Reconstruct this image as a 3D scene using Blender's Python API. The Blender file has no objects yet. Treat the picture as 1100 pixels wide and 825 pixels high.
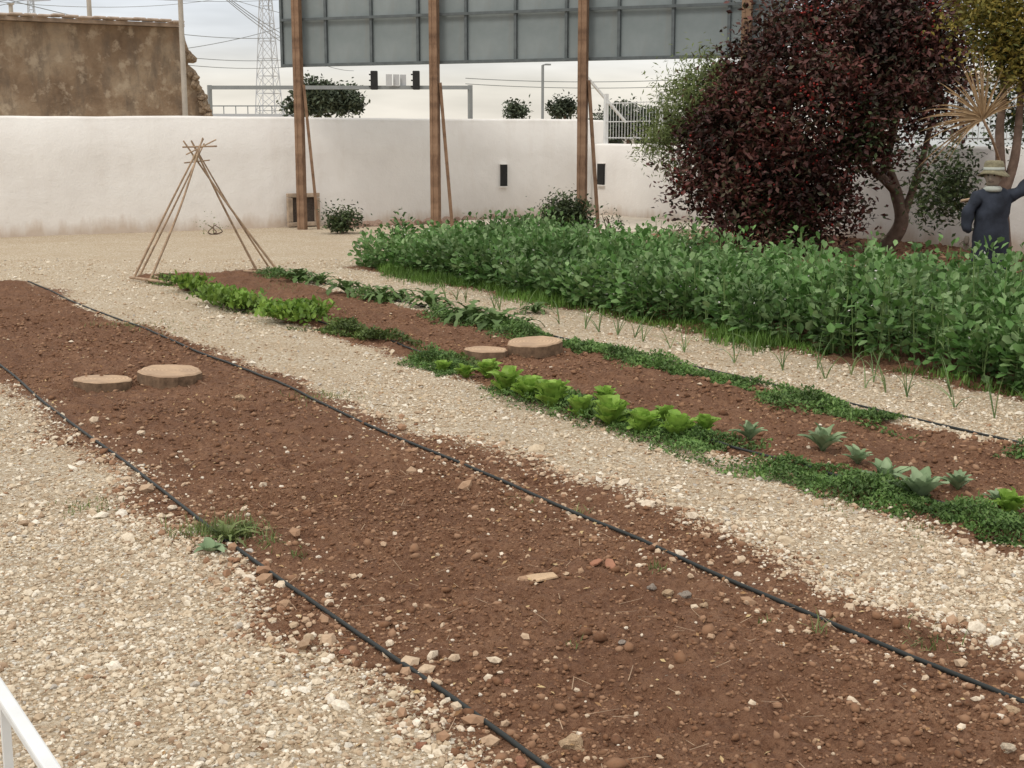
import bpy, math, random
import numpy as np
from mathutils import Vector
random.seed(7); rng=np.random.default_rng(11)
S=bpy.context.scene
S.view_settings.view_transform='Standard'
S.view_settings.look='None'
S.view_settings.exposure=0
# ---------------------------------------------------------------- survey helpers
F=1450.0; H=1.8; PITCH=math.atan(267/1450.0); YAW=math.radians(31.1)
cp,sp=math.cos(PITCH),math.sin(PITCH); cy,sy=math.cos(YAW),math.sin(YAW)
def ray(px,py):
    dx=px-550.0; du=412.5-py
    return dx, F*cp+du*sp, -F*sp+du*cp
def G(px,py,z=0.0):
    r,f,u=ray(px,py); t=(H-z)/(-u)
    return (cy*r*t+sy*f*t, -sy*r*t+cy*f*t, z)
def P(px,py,d):
    r,f,u=ray(px,py); t=d/f
    return (cy*r*t+sy*d, -sy*r*t+cy*d, H+u*t)
def W(r,f,z): return (cy*r+sy*f, -sy*r+cy*f, z)
def camrf(X,Y): return cy*X-sy*Y, sy*X+cy*Y
# ---------------------------------------------------------------- noise
_lat={}
def vn(x,y,s,seed=0):
    if seed not in _lat: _lat[seed]=np.random.default_rng(100+seed).random((256,256))
    L=_lat[seed]; x=np.asarray(x,float)*s; y=np.asarray(y,float)*s
    xi=np.floor(x).astype(int); yi=np.floor(y).astype(int); fx=x-xi; fy=y-yi
    fx=fx*fx*(3-2*fx); fy=fy*fy*(3-2*fy)
    a=L[xi&255,yi&255]; b=L[(xi+1)&255,yi&255]; c=L[xi&255,(yi+1)&255]; d=L[(xi+1)&255,(yi+1)&255]
    return (a*(1-fx)+b*fx)*(1-fy)+(c*(1-fx)+d*fx)*fy-0.5
def sst(a,b,x):
    t=np.clip((x-a)/(b-a),0,1); return t*t*(3-2*t)
def box(x,a,b,w): return sst(a-w,a+w,x)*(1-sst(b-w,b+w,x))
def soil(x,y):
    x=np.asarray(x,float); y=np.asarray(y,float)
    wx=x+vn(x,y,1.1,1)*.25+vn(x,y,4,2)*.14
    wy=y+vn(x,y,1.3,3)*.3
    near=1-sst(5,12,y)
    b1=sst(1.55,1.95,wx)*(1-sst(3.42+.2*near,3.72+.36*near,wx))*box(wy,-3,17.7,.2)
    b2=box(wx,4.85,6.48,.12)*box(wy,1,17.6,.2)
    b3=sst(10.0,10.6,wx)*(1-sst(18.2,18.6,wx))*(1-sst(18,19.5,wy))
    b4=box(wx,7.75,10.6,.15)*box(wy,1,17.3,.2)
    return np.maximum(np.maximum(b1,b2),np.maximum(b3,b4))
def hgt(x,y):
    s=soil(x,y)
    g=.012*vn(x,y,.8,4)+.006*vn(x,y,7,5)+.005*vn(x,y,22,6)
    c=np.abs(vn(x,y,9,9))*2
    so=.012+.045*vn(x,y,2.2,7)+.034*vn(x,y,6,8)+.025*(.5-c)*.8+.03*vn(x,y,17,10)+.026*vn(x,y,36,12)
    fl=1-np.clip(box(x,1.85,2.02,.06)+box(x,3.42,3.58,.06),0,1)*.7
    return g+s*so*fl
# ---------------------------------------------------------------- mesh helpers
def link(o,parent=None):
    S.collection.objects.link(o)
    if parent is not None: o.parent=parent
    return o
def empty(name):
    o=bpy.data.objects.new(name,None); link(o); return o
def raw_mesh(name,V,Fc,mat,smooth=False,parent=None):
    V=np.asarray(V,np.float32); Fc=np.asarray(Fc,np.int32); k=Fc.shape[1]
    me=bpy.data.meshes.new(name)
    me.vertices.add(len(V)); me.vertices.foreach_set('co',V.ravel())
    me.loops.add(Fc.size); me.loops.foreach_set('vertex_index',Fc.ravel())
    me.polygons.add(len(Fc)); me.polygons.foreach_set('loop_start',np.arange(0,Fc.size,k,dtype=np.int32))
    me.update(calc_edges=True)
    me.polygons.foreach_set('use_smooth',np.full(len(Fc),smooth,dtype=bool))
    if mat: me.materials.append(mat)
    o=bpy.data.objects.new(name,me); link(o,parent); return o
def inst(tv,tf,pos,M,sc):
    tv=np.asarray(tv,float); tf=np.asarray(tf,int); pos=np.asarray(pos,float); n=len(pos)
    sc=np.asarray(sc,float)
    if sc.ndim==1: sc=np.repeat(sc[:,None],3,1)
    v=tv[None]*sc[:,None,:]
    v=np.einsum('nij,nkj->nki',M,v)+pos[:,None,:]
    f=tf[None]+(np.arange(n)*len(tv))[:,None,None]
    return v.reshape(-1,3), f.reshape(-1,tf.shape[1])
def cat(parts):
    V=[];Fs=[];o=0
    for v,f in parts:
        V.append(v);Fs.append(f+o);o+=len(v)
    return np.concatenate(V),np.concatenate(Fs)
def basis(az,el,roll=None):
    az=np.asarray(az,float); el=np.asarray(el,float)
    y=np.stack([np.cos(el)*np.cos(az),np.cos(el)*np.sin(az),np.sin(el)],-1)
    z=np.stack([-np.sin(el)*np.cos(az),-np.sin(el)*np.sin(az),np.cos(el)],-1)
    x=np.cross(y,z)
    if roll is not None:
        c=np.cos(roll)[:,None]; s=np.sin(roll)[:,None]
        x,z=x*c+z*s, z*c-x*s
    return np.stack([x,y,z],-1)
def randrot(n):
    q=rng.normal(size=(n,4)); q/=np.linalg.norm(q,axis=1)[:,None]
    w,x,y,z=q.T
    return np.stack([np.stack([1-2*(y*y+z*z),2*(x*y-z*w),2*(x*z+y*w)],-1),
      np.stack([2*(x*y+z*w),1-2*(x*x+z*z),2*(y*z-x*w)],-1),
      np.stack([2*(x*z-y*w),2*(y*z+x*w),1-2*(x*x+y*y)],-1)],1)
LEAFV=[(0,0,0),(-.28,.35,.07),(0,.4,0),(.28,.35,.07),(-.22,.7,.04),(0,.72,-.03),(.22,.7,.04),(0,1,-.08)]
LEAFF=[(0,2,1),(0,3,2),(1,2,5),(1,5,4),(2,3,6),(2,6,5),(4,5,7),(5,6,7)]
SLV=[(0,0,0),(-.25,.5,.06),(0,1,-.04),(.25,.5,.06)]; SLF=[(0,2,1),(0,3,2)]
ph=(1+5**.5)/2
ICO=np.array([(-1,ph,0),(1,ph,0),(-1,-ph,0),(1,-ph,0),(0,-1,ph),(0,1,ph),(0,-1,-ph),(0,1,-ph),(ph,0,-1),(ph,0,1),(-ph,0,-1),(-ph,0,1)])/1.902
ICOF=np.array([(0,11,5),(0,5,1),(0,1,7),(0,7,10),(0,10,11),(1,5,9),(5,11,4),(11,10,2),(10,7,6),(7,1,8),(3,9,4),(3,4,2),(3,2,6),(3,6,8),(3,8,9),(4,9,5),(2,4,11),(6,2,10),(8,6,7),(9,8,1)])
OCT=np.array([(1,0,0),(0,1,0),(-1,0,0),(0,-1,0),(0,0,1),(0,0,-1)],float)
OCTF=np.array([(0,1,4),(1,2,4),(2,3,4),(3,0,4),(1,0,5),(2,1,5),(3,2,5),(0,3,5)])
def boxmesh(name,cx,cy_,cz,sx,sy_,sz,mat,parent=None,bev=0,rotz=0):
    v=[(x*sx/2,y*sy_/2,z*sz/2) for x in(-1,1) for y in(-1,1) for z in(-1,1)]
    f=[(0,1,3,2),(4,6,7,5),(0,4,5,1),(2,3,7,6),(0,2,6,4),(1,5,7,3)]
    me=bpy.data.meshes.new(name); me.from_pydata(v,[],f); me.materials.append(mat)
    o=bpy.data.objects.new(name,me); o.location=(cx,cy_,cz); o.rotation_euler[2]=rotz; link(o,parent)
    if bev:
        b=o.modifiers.new('b','BEVEL'); b.width=bev; b.segments=2
    return o
def beam(name,a,b,w,d,mat,parent=None,bev=0):
    a=Vector(a);b=Vector(b); L=(b-a).length
    o=boxmesh(name,0,0,0,w,d,L,mat,parent,bev)
    o.location=(a+b)/2; o.rotation_euler=(b-a).to_track_quat('Z','Y').to_euler(); return o
def tube(name,pts,rad,mat,parent=None,radii=None,cyc=False,res=3):
    cu=bpy.data.curves.new(name,'CURVE'); cu.dimensions='3D'; cu.bevel_depth=rad; cu.bevel_resolution=res; cu.use_fill_caps=True
    sp_=cu.splines.new('POLY'); sp_.points.add(len(pts)-1)
    for i,p in enumerate(pts):
        sp_.points[i].co=(*p,1)
        if radii is not None: sp_.points[i].radius=radii[i]
    cu.materials.append(mat); o=bpy.data.objects.new(name,cu); link(o,parent); return o
def smoothpts(pts,n=6):
    pts=[Vector(p) for p in pts]; out=[]
    for i in range(len(pts)-1):
        p0=pts[max(i-1,0)];p1=pts[i];p2=pts[i+1];p3=pts[min(i+2,len(pts)-1)]
        for k in range(n):
            t=k/n
            out.append(.5*((2*p1)+(p2-p0)*t+(2*p0-5*p1+4*p2-p3)*t*t+(3*p1-p0-3*p2+p3)*t**3))
    out.append(pts[-1]); return out
# ---------------------------------------------------------------- materials
class NT:
    def __init__(s,name):
        s.m=bpy.data.materials.new(name); s.m.use_nodes=True; s.t=s.m.node_tree; s.t.nodes.clear()
        s.out=s.n('ShaderNodeOutputMaterial'); s.b=s.n('ShaderNodeBsdfPrincipled'); s.l(s.b.outputs[0],s.out.inputs[0])
        s.b.inputs['Specular IOR Level'].default_value=.25
    def n(s,t,**k):
        n=s.t.nodes.new(t)
        for a,b in k.items(): setattr(n,a,b)
        return n
    def l(s,a,b): s.t.links.new(a,b)
    def obj(s): 
        if not hasattr(s,'_tc'): s._tc=s.n('ShaderNodeTexCoord')
        return s._tc.outputs['Object']
    def noise(s,sc,det=4,rough=.6,vec=None,scale3=None):
        n=s.n('ShaderNodeTexNoise'); n.inputs['Scale'].default_value=sc; n.inputs['Detail'].default_value=det; n.inputs['Roughness'].default_value=rough
        v=vec or s.obj()
        if scale3:
            mp=s.n('ShaderNodeMapping'); mp.inputs['Scale'].default_value=scale3; s.l(v,mp.inputs[0]); v=mp.outputs[0]
        s.l(v,n.inputs['Vector']); return n.outputs['Fac']
    def ramp(s,fac,stops,interp='LINEAR'):
        r=s.n('ShaderNodeValToRGB'); r.color_ramp.interpolation=interp
        e=r.color_ramp.elements
        while len(e)<len(stops): e.new(.5)
        for i,(p,c) in enumerate(stops):
            e[i].position=p; e[i].color=(*c,1) if len(c)==3 else c
        s.l(fac,r.inputs[0]); return r.outputs[0]
    def mix(s,fac,a,b,mode='MIX'):
        m=s.n('ShaderNodeMix',data_type='RGBA',blend_type=mode)
        for v,i in((fac,0),(a,6),(b,7)):
            if isinstance(v,(int,float)): m.inputs[i].default_value=v
            elif isinstance(v,tuple): m.inputs[i].default_value=(*v,1)
            else: s.l(v,m.inputs[i])
        return m.outputs[2]
    def math(s,op,a,b=0.,c=None):
        m=s.n('ShaderNodeMath',operation=op)
        for i,v in enumerate((a,b)+((c,) if c is not None else ())):
            if isinstance(v,(int,float)): m.inputs[i].default_value=v
            else: s.l(v,m.inputs[i])
        return m.outputs[0]
    def mrange(s,v,a,b,c=0.,d=1.):
        m=s.n('ShaderNodeMapRange'); s.l(v,m.inputs[0])
        for i,x in zip((1,2,3,4),(a,b,c,d)): m.inputs[i].default_value=x
        return m.outputs[0]
    def bump(s,h,st=.5,dist=.01):
        b=s.n('ShaderNodeBump'); b.inputs['Strength'].default_value=st; b.inputs['Distance'].default_value=dist
        s.l(h,b.inputs['Height']); s.l(b.outputs[0],s.b.inputs['Normal'])
    def col(s,c,rough=.8):
        if isinstance(c,tuple): s.b.inputs['Base Color'].default_value=(*c,1)
        else: s.l(c,s.b.inputs['Base Color'])
        s.b.inputs['Roughness'].default_value=rough
        return s
def simple(name,c,rough=.7,var=.25,sc=8,bs=.2,metal=0):
    k=NT(name); n=k.noise(sc,4)
    d=tuple(x*(1-var) for x in c); u=tuple(min(1,x*(1+var)) for x in c)
    k.col(k.ramp(n,[(.3,d),(.7,u)]),rough); k.b.inputs['Metallic'].default_value=metal
    if bs: k.bump(k.noise(sc*6,2),bs,.005)
    return k.m
def leafmat(name,cols,rough=.5,tr=.3,clump=2.5,lo=.55,hi=1.25):
    k=NT(name); g=k.n('ShaderNodeNewGeometry')
    n=len(cols); c=k.ramp(g.outputs['Random Per Island'],[(i/max(1,n-1),cc) for i,cc in enumerate(cols)])
    nz=k.mrange(k.noise(clump,1),.3,.7,lo,hi)
    cb=k.n('ShaderNodeCombineXYZ')
    for i in range(3): k.l(nz,cb.inputs[i])
    c=k.mix(1.,c,cb.outputs[0],'MULTIPLY')
    k.col(c,rough)
    if tr>0:
        t=k.n('ShaderNodeBsdfTranslucent'); k.l(c,t.inputs[0])
        m=k.n('ShaderNodeMixShader'); m.inputs[0].default_value=tr
        k.l(k.b.outputs[0],m.inputs[1]); k.l(t.outputs[0],m.inputs[2]); k.l(m.outputs[0],k.out.inputs[0])
    return k.m
def islandmat(name,stops,rough=.85,interp='LINEAR',bs=0,dirt=.35):
    k=NT(name); g=k.n('ShaderNodeNewGeometry')
    c=k.ramp(g.outputs['Random Per Island'],stops,interp)
    if dirt: c=k.mix(k.mrange(k.noise(90,1),.35,.7,0,dirt),c,(.24,.16,.10))
    k.col(c,rough)
    return k.m
# ground
k=NT('ground_mat')
at=k.n('ShaderNodeAttribute',attribute_name='soil')
fine=k.noise(45,4,.75); big=k.noise(1.3,2); mid=k.noise(8,3,.65)
v1=k.n('ShaderNodeTexVoronoi'); v1.inputs['Scale'].default_value=75; k.l(k.obj(),v1.inputs['Vector'])
sx=k.n('ShaderNodeSeparateColor'); k.l(v1.outputs['Color'],sx.inputs[0])
gc=k.ramp(sx.outputs[0],[(0,(.32,.225,.14)),(.25,(.46,.36,.245)),(.6,(.56,.46,.335)),(.9,(.66,.59,.47)),(1,(.78,.73,.64))])
gc=k.mix(k.mrange(big,.38,.7,0,.4),gc,(.44,.33,.215))
gc=k.mix(k.mrange(mid,.5,.75,0,.35),gc,(.38,.265,.165))
sc_=k.ramp(mid,[(.3,(.115,.052,.028)),(.5,(.175,.083,.044)),(.72,(.245,.13,.072))])
sc_=k.mix(k.mrange(fine,.4,.66,0,.7),sc_,(.29,.165,.10))
sc_=k.mix(k.mrange(fine,.48,.3,0,.7),sc_,(.07,.032,.018))
sc_=k.mix(k.mrange(big,.4,.65,0,.4),sc_,(.12,.055,.03))
e=k.math('ADD',at.outputs['Fac'],k.math('MULTIPLY',k.math('SUBTRACT',fine,.5),1.5))
e=k.math('ADD',e,k.math('MULTIPLY',k.math('SUBTRACT',sx.outputs[1],.5),.5))
msk=k.mrange(e,.38,.62)
k.col(k.mix(msk,gc,sc_),.95)
hh=k.math('ADD',k.math('MULTIPLY',v1.outputs['Distance'],-.35),k.math('MULTIPLY',fine,1.8))
k.bump(hh,1.,.016)
GM=k.m
STONE=islandmat('gravel_stone_mat',[(0,(.30,.20,.13)),(.1,(.45,.34,.23)),(.4,(.57,.47,.34)),(.7,(.67,.58,.45)),(.92,(.80,.74,.63)),(1,(.38,.35,.31))])
STONE2=islandmat('pebble_mat',[(0,(.27,.14,.08)),(.3,(.38,.24,.15)),(.6,(.52,.39,.27)),(.85,(.64,.53,.40)),(1,(.76,.69,.58))])
CLOD=islandmat('soil_clod_mat',[(0,(.115,.052,.028)),(.5,(.195,.095,.05)),(1,(.31,.18,.11))],.97,dirt=.3)
# ---------------------------------------------------------------- ground
xs=np.concatenate([[-900,-300,-90,-30,-12,-7,-5],np.arange(-3.5,1.4,.04),np.arange(1.4,4.2,.016),np.arange(4.2,8.2,.03),np.arange(8.3,18.4,.2),[19,22,28,40,90,300,900]])
ys=np.concatenate([[-900,-300,-90,-30,-10,-3],np.arange(1.4,7,.016),np.arange(7,18.2,.04),np.arange(18.4,27,.3),[30,40,60,100,300,1200]])
XX,YY=np.meshgrid(xs,ys,indexing='ij')
ZZ=hgt(XX,YY); far=(np.abs(XX)>19)|(YY>27)|(YY<-4); ZZ[far]=0
nx,ny=XX.shape
idx=np.arange(nx*ny).reshape(nx,ny)
Fq=np.stack([idx[:-1,:-1],idx[1:,:-1],idx[1:,1:],idx[:-1,1:]],-1).reshape(-1,4)
g=raw_mesh('ground',np.stack([XX,YY,ZZ],-1).reshape(-1,3),Fq,GM,True)
a=g.data.attributes.new('soil','FLOAT','POINT'); a.data.foreach_set('value',soil(XX,YY).astype(np.float32).ravel())

def sample(n,x0,x1,y0,y1,fmin=2.6,fmax=30,pad=.46):
    x=rng.uniform(x0,x1,n); y=rng.uniform(y0,y1,n); r,f=camrf(x,y)
    m=(f>fmin)&(f<fmax)&(np.abs(r)<pad*f+.5); return x[m],y[m]
def stones(dens,fmin,fmax,smean,tv,tf,kind,mx=3.2):
    x0,x1,y0,y1=-3.5,8.2,1.0,22
    n=int(dens*(x1-x0)*(y1-y0)); x,y=sample(n,x0,x1,y0,y1,fmin,fmax)
    s=soil(x,y); keep=rng.random(len(x))
    edge=4*s*(1-s)
    if kind=='gravel': pr=(1-s)*np.clip(.75+vn(x,y,1.7,20)*1.0,.25,1)+.15*edge
    elif kind=='peb':
        pr=edge*.85+.025*s+.03+.42*s*(sst(3.1,3.5,x)*(x<4.3)+(1-sst(1.9,2.4,x)))*(y<9)
    else: pr=s*(x<6.6)*np.clip(.6+vn(x,y,1.5,21)*1.5,.15,1)
    m=keep<pr; x,y=x[m],y[m]; n=len(x)
    sz=smean*np.exp(rng.normal(0,.42,n)); sz=np.minimum(sz,smean*mx)
    sc=sz[:,None]*np.stack([rng.uniform(.8,1.35,n),rng.uniform(.7,1.1,n),rng.uniform(.5,.85,n)],-1)
    M=basis(rng.uniform(0,6.3,n),rng.normal(0,.25,n),rng.normal(0,.25,n))
    return inst(tv,tf,np.stack([x,y,hgt(x,y)+sz*.2],-1),M,sc)
def jit(tv,a): return tv*(1+rng.uniform(-a,a,(len(tv),1)))
parts=[]
for j in range(3):
    parts.append(stones(1500,2.6,6.2,.0064,jit(ICO,.3),ICOF,'gravel'))
    parts.append(stones(400,6.2,10.5,.0085,jit(OCT,.3),OCTF,'gravel'))
    parts.append(stones(80,10.5,20,.011,jit(OCT,.25),OCTF,'gravel'))
parts.append(stones(70,2.6,9,.014,jit(ICO,.3),ICOF,'gravel'))
V,Fc=cat(parts); raw_mesh('gravel',V,Fc,STONE)
parts=[]
for j in range(3):
    parts.append(stones(360,2.6,8,.0072,jit(ICO,.3),ICOF,'peb'))
    parts.append(stones(60,8,16,.010,jit(OCT,.25),OCTF,'peb'))
parts.append(stones(55,2.6,9,.016,jit(ICO,.3),ICOF,'peb'))
V,Fc=cat(parts); raw_mesh('pebbles',V,Fc,STONE2)
parts=[]
for j in range(3):
    parts.append(stones(1000,2.6,7,.0052,jit(ICO,.35),ICOF,'clod',4))
    parts.append(stones(28,2.6,8,.013,jit(ICO,.35),ICOF,'clod',2))
    parts.append(stones(180,7,15,.010,jit(OCT,.3),OCTF,'clod'))
V,Fc=cat(parts); raw_mesh('soil_clods',V,Fc,CLOD,True)
import bmesh
def rock(name,px,py,sz,mat,flat=.5,n=1,parent=None):
    bm=bmesh.new(); bmesh.ops.create_icosphere(bm,subdivisions=2,radius=1)
    o3=rng.uniform(-9,9,3)
    for v in bm.verts:
        c=v.co; d=1+.35*math.sin(2.3*c.x+o3[0])*math.sin(2.1*c.y+o3[1])+.25*math.sin(3.1*c.z+o3[2]+c.x*2)+rng.normal(0,.05)
        q=max(abs(c.x),abs(c.y),abs(c.z)); c*=d*(.75+.25/q)
        c.z*=flat; c.y*=.7
    bm.normal_update()
    me=bpy.data.meshes.new(name); bm.to_mesh(me); bm.free(); me.materials.append(mat)
    x,y,_=G(px,py) if py is not None else px
    o=bpy.data.objects.new(name,me); o.location=(x,y,float(hgt(x,y))+sz*flat*.3); o.scale=(sz,)*3
    o.rotation_euler=(rng.normal(0,.15),rng.normal(0,.15),rng.uniform(0,6)); link(o,parent); return o
def rockmat(n,c): 
    k=NT(n); k.col(k.ramp(k.noise(3,4),[(.3,tuple(x*.65 for x in c)),(.6,c),(.8,tuple(min(1,x*1.25) for x in c))]),.9); k.bump(k.noise(9,4),.6,.08); return k.m
RT=rockmat('tan_rock_mat',(.58,.41,.26)); RR=rockmat('terracotta_mat',(.38,.18,.11)); RW=rockmat('pale_rock_mat',(.64,.53,.40)); RG=rockmat('grey_rock_mat',(.36,.30,.25))
for px,py,s,m in [(615,806,.036,RT),(258,434,.04,RT),(452,803,.02,RR),(560,822,.024,RR),(612,552,.018,RW),(668,705,.018,RG),(718,645,.025,RT),(736,647,.026,RG),(756,655,.02,RT),(545,735,.016,RR),(700,642,.02,RG),(1085,770,.025,RT),(975,712,.02,RT),(345,620,.018,RT),(370,705,.02,RR),(230,460,.018,RT),(1040,615,.018,RW),(930,690,.022,RR),(1082,812,.022,RW),(340,770,.016,RT),(268,745,.016,RR)]:
    rock('rock',px,py,s,m,.6)
def shard(px,py,L,Wd,rot,mat,name='terracotta_shard'):
    x,y,_=G(px,py); pts=[(-.5,-.3),(-.1,-.5),(.5,-.25),(.42,.35),(-.05,.45),(-.45,.3)]
    pts=[(a*L,b*Wd) for a,b in pts]; n=6; v=[(a,b,0) for a,b in pts]+[(a*.92,b*.92,.012) for a,b in pts]
    f=[tuple(range(n))[::-1],tuple(range(n,2*n))]+[(i,(i+1)%n,n+(i+1)%n,n+i) for i in range(n)]
    me=bpy.data.meshes.new(name); me.from_pydata(v,[],f); me.materials.append(mat); o=bpy.data.objects.new(name,me)
    o.location=(x,y,float(hgt(x,y))+.012); o.rotation_euler=(.15,-.12,rot); link(o); b=o.modifiers.new('b','BEVEL'); b.width=.003
shard(577,624,.18,.07,-.5,RT); shard(655,616,.1,.05,1.0,RR); shard(640,612,.07,.035,.2,RR)
# ---------------------------------------------------------------- hoses
HOSE=NT('hose_mat').col((.022,.025,.024),.5).m
def hose(X,y0,y1,amp=.03,seed=0,r=.0085,extra=None):
    pts=[]
    for y in np.arange(y0,y1,.1):
        x=X+amp*math.sin(y*.55+seed)+amp*.5*math.sin(y*1.7+seed*2)
        z=max(float(hgt(x+dx,y)) for dx in(-.03,0,.03))
        pts.append([x,y,z])
    z=np.array([p[2] for p in pts]); z=np.convolve(np.pad(z,3,'edge'),np.ones(7)/7,'valid')
    for p,zz in zip(pts,z): p[2]=zz+r*.7
    if extra: pts+=extra
    return tube('drip_irrigation_hose',pts,r,HOSE)
hose(1.94,.6,17.6,.022,1,.009); hose(3.52,.6,17.6,.028,2.2,.009)
hose(5.1,2,16.9,.03,.7,.008); hose(6.62,2,16.9,.03,3.7,.008)
tube('drip_irrigation_hose',smoothpts([(5.2,17.1,.03),(5.05,16.8,.05),(5.0,16.4,.03),(5.1,15.9,.03)]),.011,HOSE)
# ---------------------------------------------------------------- log slices
BARK=simple('bark_mat',(.17,.11,.07),.95,.4,20,.8)
k=NT('cut_wood_mat'); w=k.n('ShaderNodeTexWave',wave_type='RINGS',rings_direction='Z'); w.inputs['Scale'].default_value=11; w.inputs['Distortion'].default_value=2.5; w.inputs['Detail'].default_value=3; k.l(k.obj(),w.inputs[0])
c=k.mix(w.outputs['Fac'],(.54,.38,.25),(.40,.27,.17)); c=k.mix(k.mrange(k.noise(7,4),.35,.65,0,.75),c,(.32,.22,.15)); k.col(c,.85); k.bump(w.outputs['Fac'],.3,.004); CUT=k.m
def logslice(px,py,rad,th,seed):
    x,y,_=G(px,py); z=float(hgt(x,y)); n=48; rr=np.random.default_rng(seed); pa=rr.uniform(0,6,3)
    v=[];f=[]
    def R(a): return rad*(1+.05*math.sin(2*a+pa[0])+.035*math.sin(5*a+pa[1])+.025*math.sin(11*a+pa[2]))
    for zz,s in((-.03,1),(th*.85,1.0),(th,.965)):
        for i in range(n):
            a=i*2*math.pi/n; v.append((R(a)*s*math.cos(a),R(a)*s*math.sin(a),zz))
    for l in(0,1):
        for i in range(n): f.append((l*n+i,l*n+(i+1)%n,(l+1)*n+(i+1)%n,(l+1)*n+i))
    v.append((0,0,th)); c=len(v)-1
    for i in range(n): f.append((2*n+i,2*n+(i+1)%n,c))
    me=bpy.data.meshes.new('log_slice'); me.from_pydata(v,[],f); me.materials.append(BARK); me.materials.append(CUT)
    for p_ in me.polygons:
        if p_.index>=n: p_.material_index=1
    o=bpy.data.objects.new('log_slice',me); o.location=(x,y,z+.01); o.rotation_euler=(rr.uniform(-.05,.05),rr.uniform(-.05,.05),rr.uniform(0,6)); link(o)
logslice(111,416,.21,.045,1); logslice(183,412,.235,.07,2); logslice(522,385,.17,.045,3); logslice(574,381,.225,.075,4)
# ---------------------------------------------------------------- cane teepee
CANE=simple('cane_mat',(.34,.24,.16),.8,.35,12,.3)
t=empty('cane_teepee')
def pole(a,b,ext,r=.016):
    a=Vector(a);b=Vector(b); d=b-a; e_=b+d.normalized()*ext; m=(a+e_)/2+Vector((rng.normal(0,.03),rng.normal(0,.03),rng.normal(0,.01)))
    tube('pole',smoothpts([a,m,e_],5),r,CANE,t,radii=list(np.linspace(1.1,.65,11)))
pole(G(144,298),P(208,170,17.5),.28); pole(G(160,304),P(206,180,17.3),.42)
pole(G(150,296),P(214,165,17.9),.15,.014); pole(G(299,292),P(212,172,17.7),.3); pole(G(276,291),P(210,160,17.8),.12); pole(G(288,286),P(216,168,18),.25,.013)
tube('crossbar',[P(196,158,17.7),P(233,157,17.7)],.011,CANE,t); tube('crossbar',[P(200,166,17.6),P(232,150,17.9)],.009,CANE,t); tube('crossbar',[P(198,175,17.5),P(225,172,17.8)],.009,CANE,t)
TW=simple('twine_mat',(.35,.27,.16),.9,.2,40,.3)
tube('lashing',[Vector(P(210,170,17.65))+Vector((.035*math.cos(a),.035*math.sin(a),a*.003-.03)) for a in np.linspace(0,25,60)],.006,TW,t)
tube('base_cane',[G(140,298,.04),G(198,306,.04)],.018,CANE,t); tube('base_cane',[G(165,297,.05),G(232,318,.04)],.016,CANE,t); tube('base_cane',[G(262,291,.04),G(302,294,.04)],.016,CANE,t)
# ---------------------------------------------------------------- perimeter walls
k=NT('whitewash_mat'); tc=k.n('ShaderNodeSeparateXYZ'); gg=k.n('ShaderNodeNewGeometry'); k.l(gg.outputs['Position'],tc.inputs[0])
pos=gg.outputs['Position']
n1=k.noise(.7,3,.6,pos); n2=k.noise(3,4,.65,pos,(1,1,.25)); n3=k.noise(30,3,.6,pos)
c=k.ramp(n1,[(.3,(.77,.74,.71)),(.6,(.84,.815,.785)),(.8,(.87,.85,.82))])
c=k.mix(k.mrange(n2,.52,.75,0,.22),c,(.62,.56,.50))
low=k.math('ADD',tc.outputs[2],k.math('MULTIPLY',k.math('SUBTRACT',n2,.5),.7))
c=k.mix(k.mrange(low,.02,.28,.7,0),c,(.46,.34,.24))
c=k.mix(k.mrange(low,.0,.8,.2,0),c,(.60,.50,.41))
top=k.mrange(k.math('ADD',tc.outputs[2],k.math('MULTIPLY',k.math('SUBTRACT',n2,.5),.25)),2.05,2.2,0,.35)
c=k.mix(top,c,(.5,.46,.41))
k.col(c,.9); k.bump(k.math('ADD',n3,k.math('MULTIPLY',k.noise(4,3,.6,pos),3)),.35,.012); WH=k.m
DARK=simple('dark_slot_mat',(.02,.02,.02),.6,.2,5,0)
def wallpath(name,p0,p1,h,th,mat,nrm):
    p0=Vector(p0);p1=Vector(p1);L=(p1-p0).length;n=int(L/.25);d=(p1-p0)/n
    prof=[(0,0),(0,h*.33),(0,h*.66),(.01,h-.05),(.035,h-.015),(.07,h),(th-.07,h),(th-.03,h-.02),(th,h-.06),(th,0)]
    v=[];f=[];m=len(prof)
    for i in range(n+1):
        q=p0+d*i; wob=float(vn(i*.25,h,.5,30))*.025+float(vn(i*.25,h+7,1.9,32))*.018; wb=float(vn(i*.25,3+h,.7,31))*.03
        for (o_,z) in prof:
            v.append((q.x+nrm[0]*(o_+wb),q.y+nrm[1]*(o_+wb),-.1 if z==0 else z+wob*(z/h)))
    for i in range(n):
        for j in range(m-1): f.append((i*m+j,(i+1)*m+j,(i+1)*m+j+1,i*m+j+1))
    f.append(tuple(range(m)));f.append(tuple(range(n*m,n*m+m)))
    me=bpy.data.meshes.new(name); me.from_pydata(v,[],f); me.materials.append(mat)
    for p_ in me.polygons: p_.use_smooth=len(p_.vertices)==4
    o=bpy.data.objects.new(name,me); return link(o)
wallpath('garden_wall',(-14,25.5,0),(17.82,25.5,0),2.15,.3,WH,(0,1))
wallpath('garden_wall',(17.5,25.47,0),(17.5,-4,0),1.63,.3,WH,(1,0))
def onback(px,y=25.48):
    dr=ray(px,190); return (cy*dr[0]+sy*dr[1])/(-sy*dr[0]+cy*dr[1])*y
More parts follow.
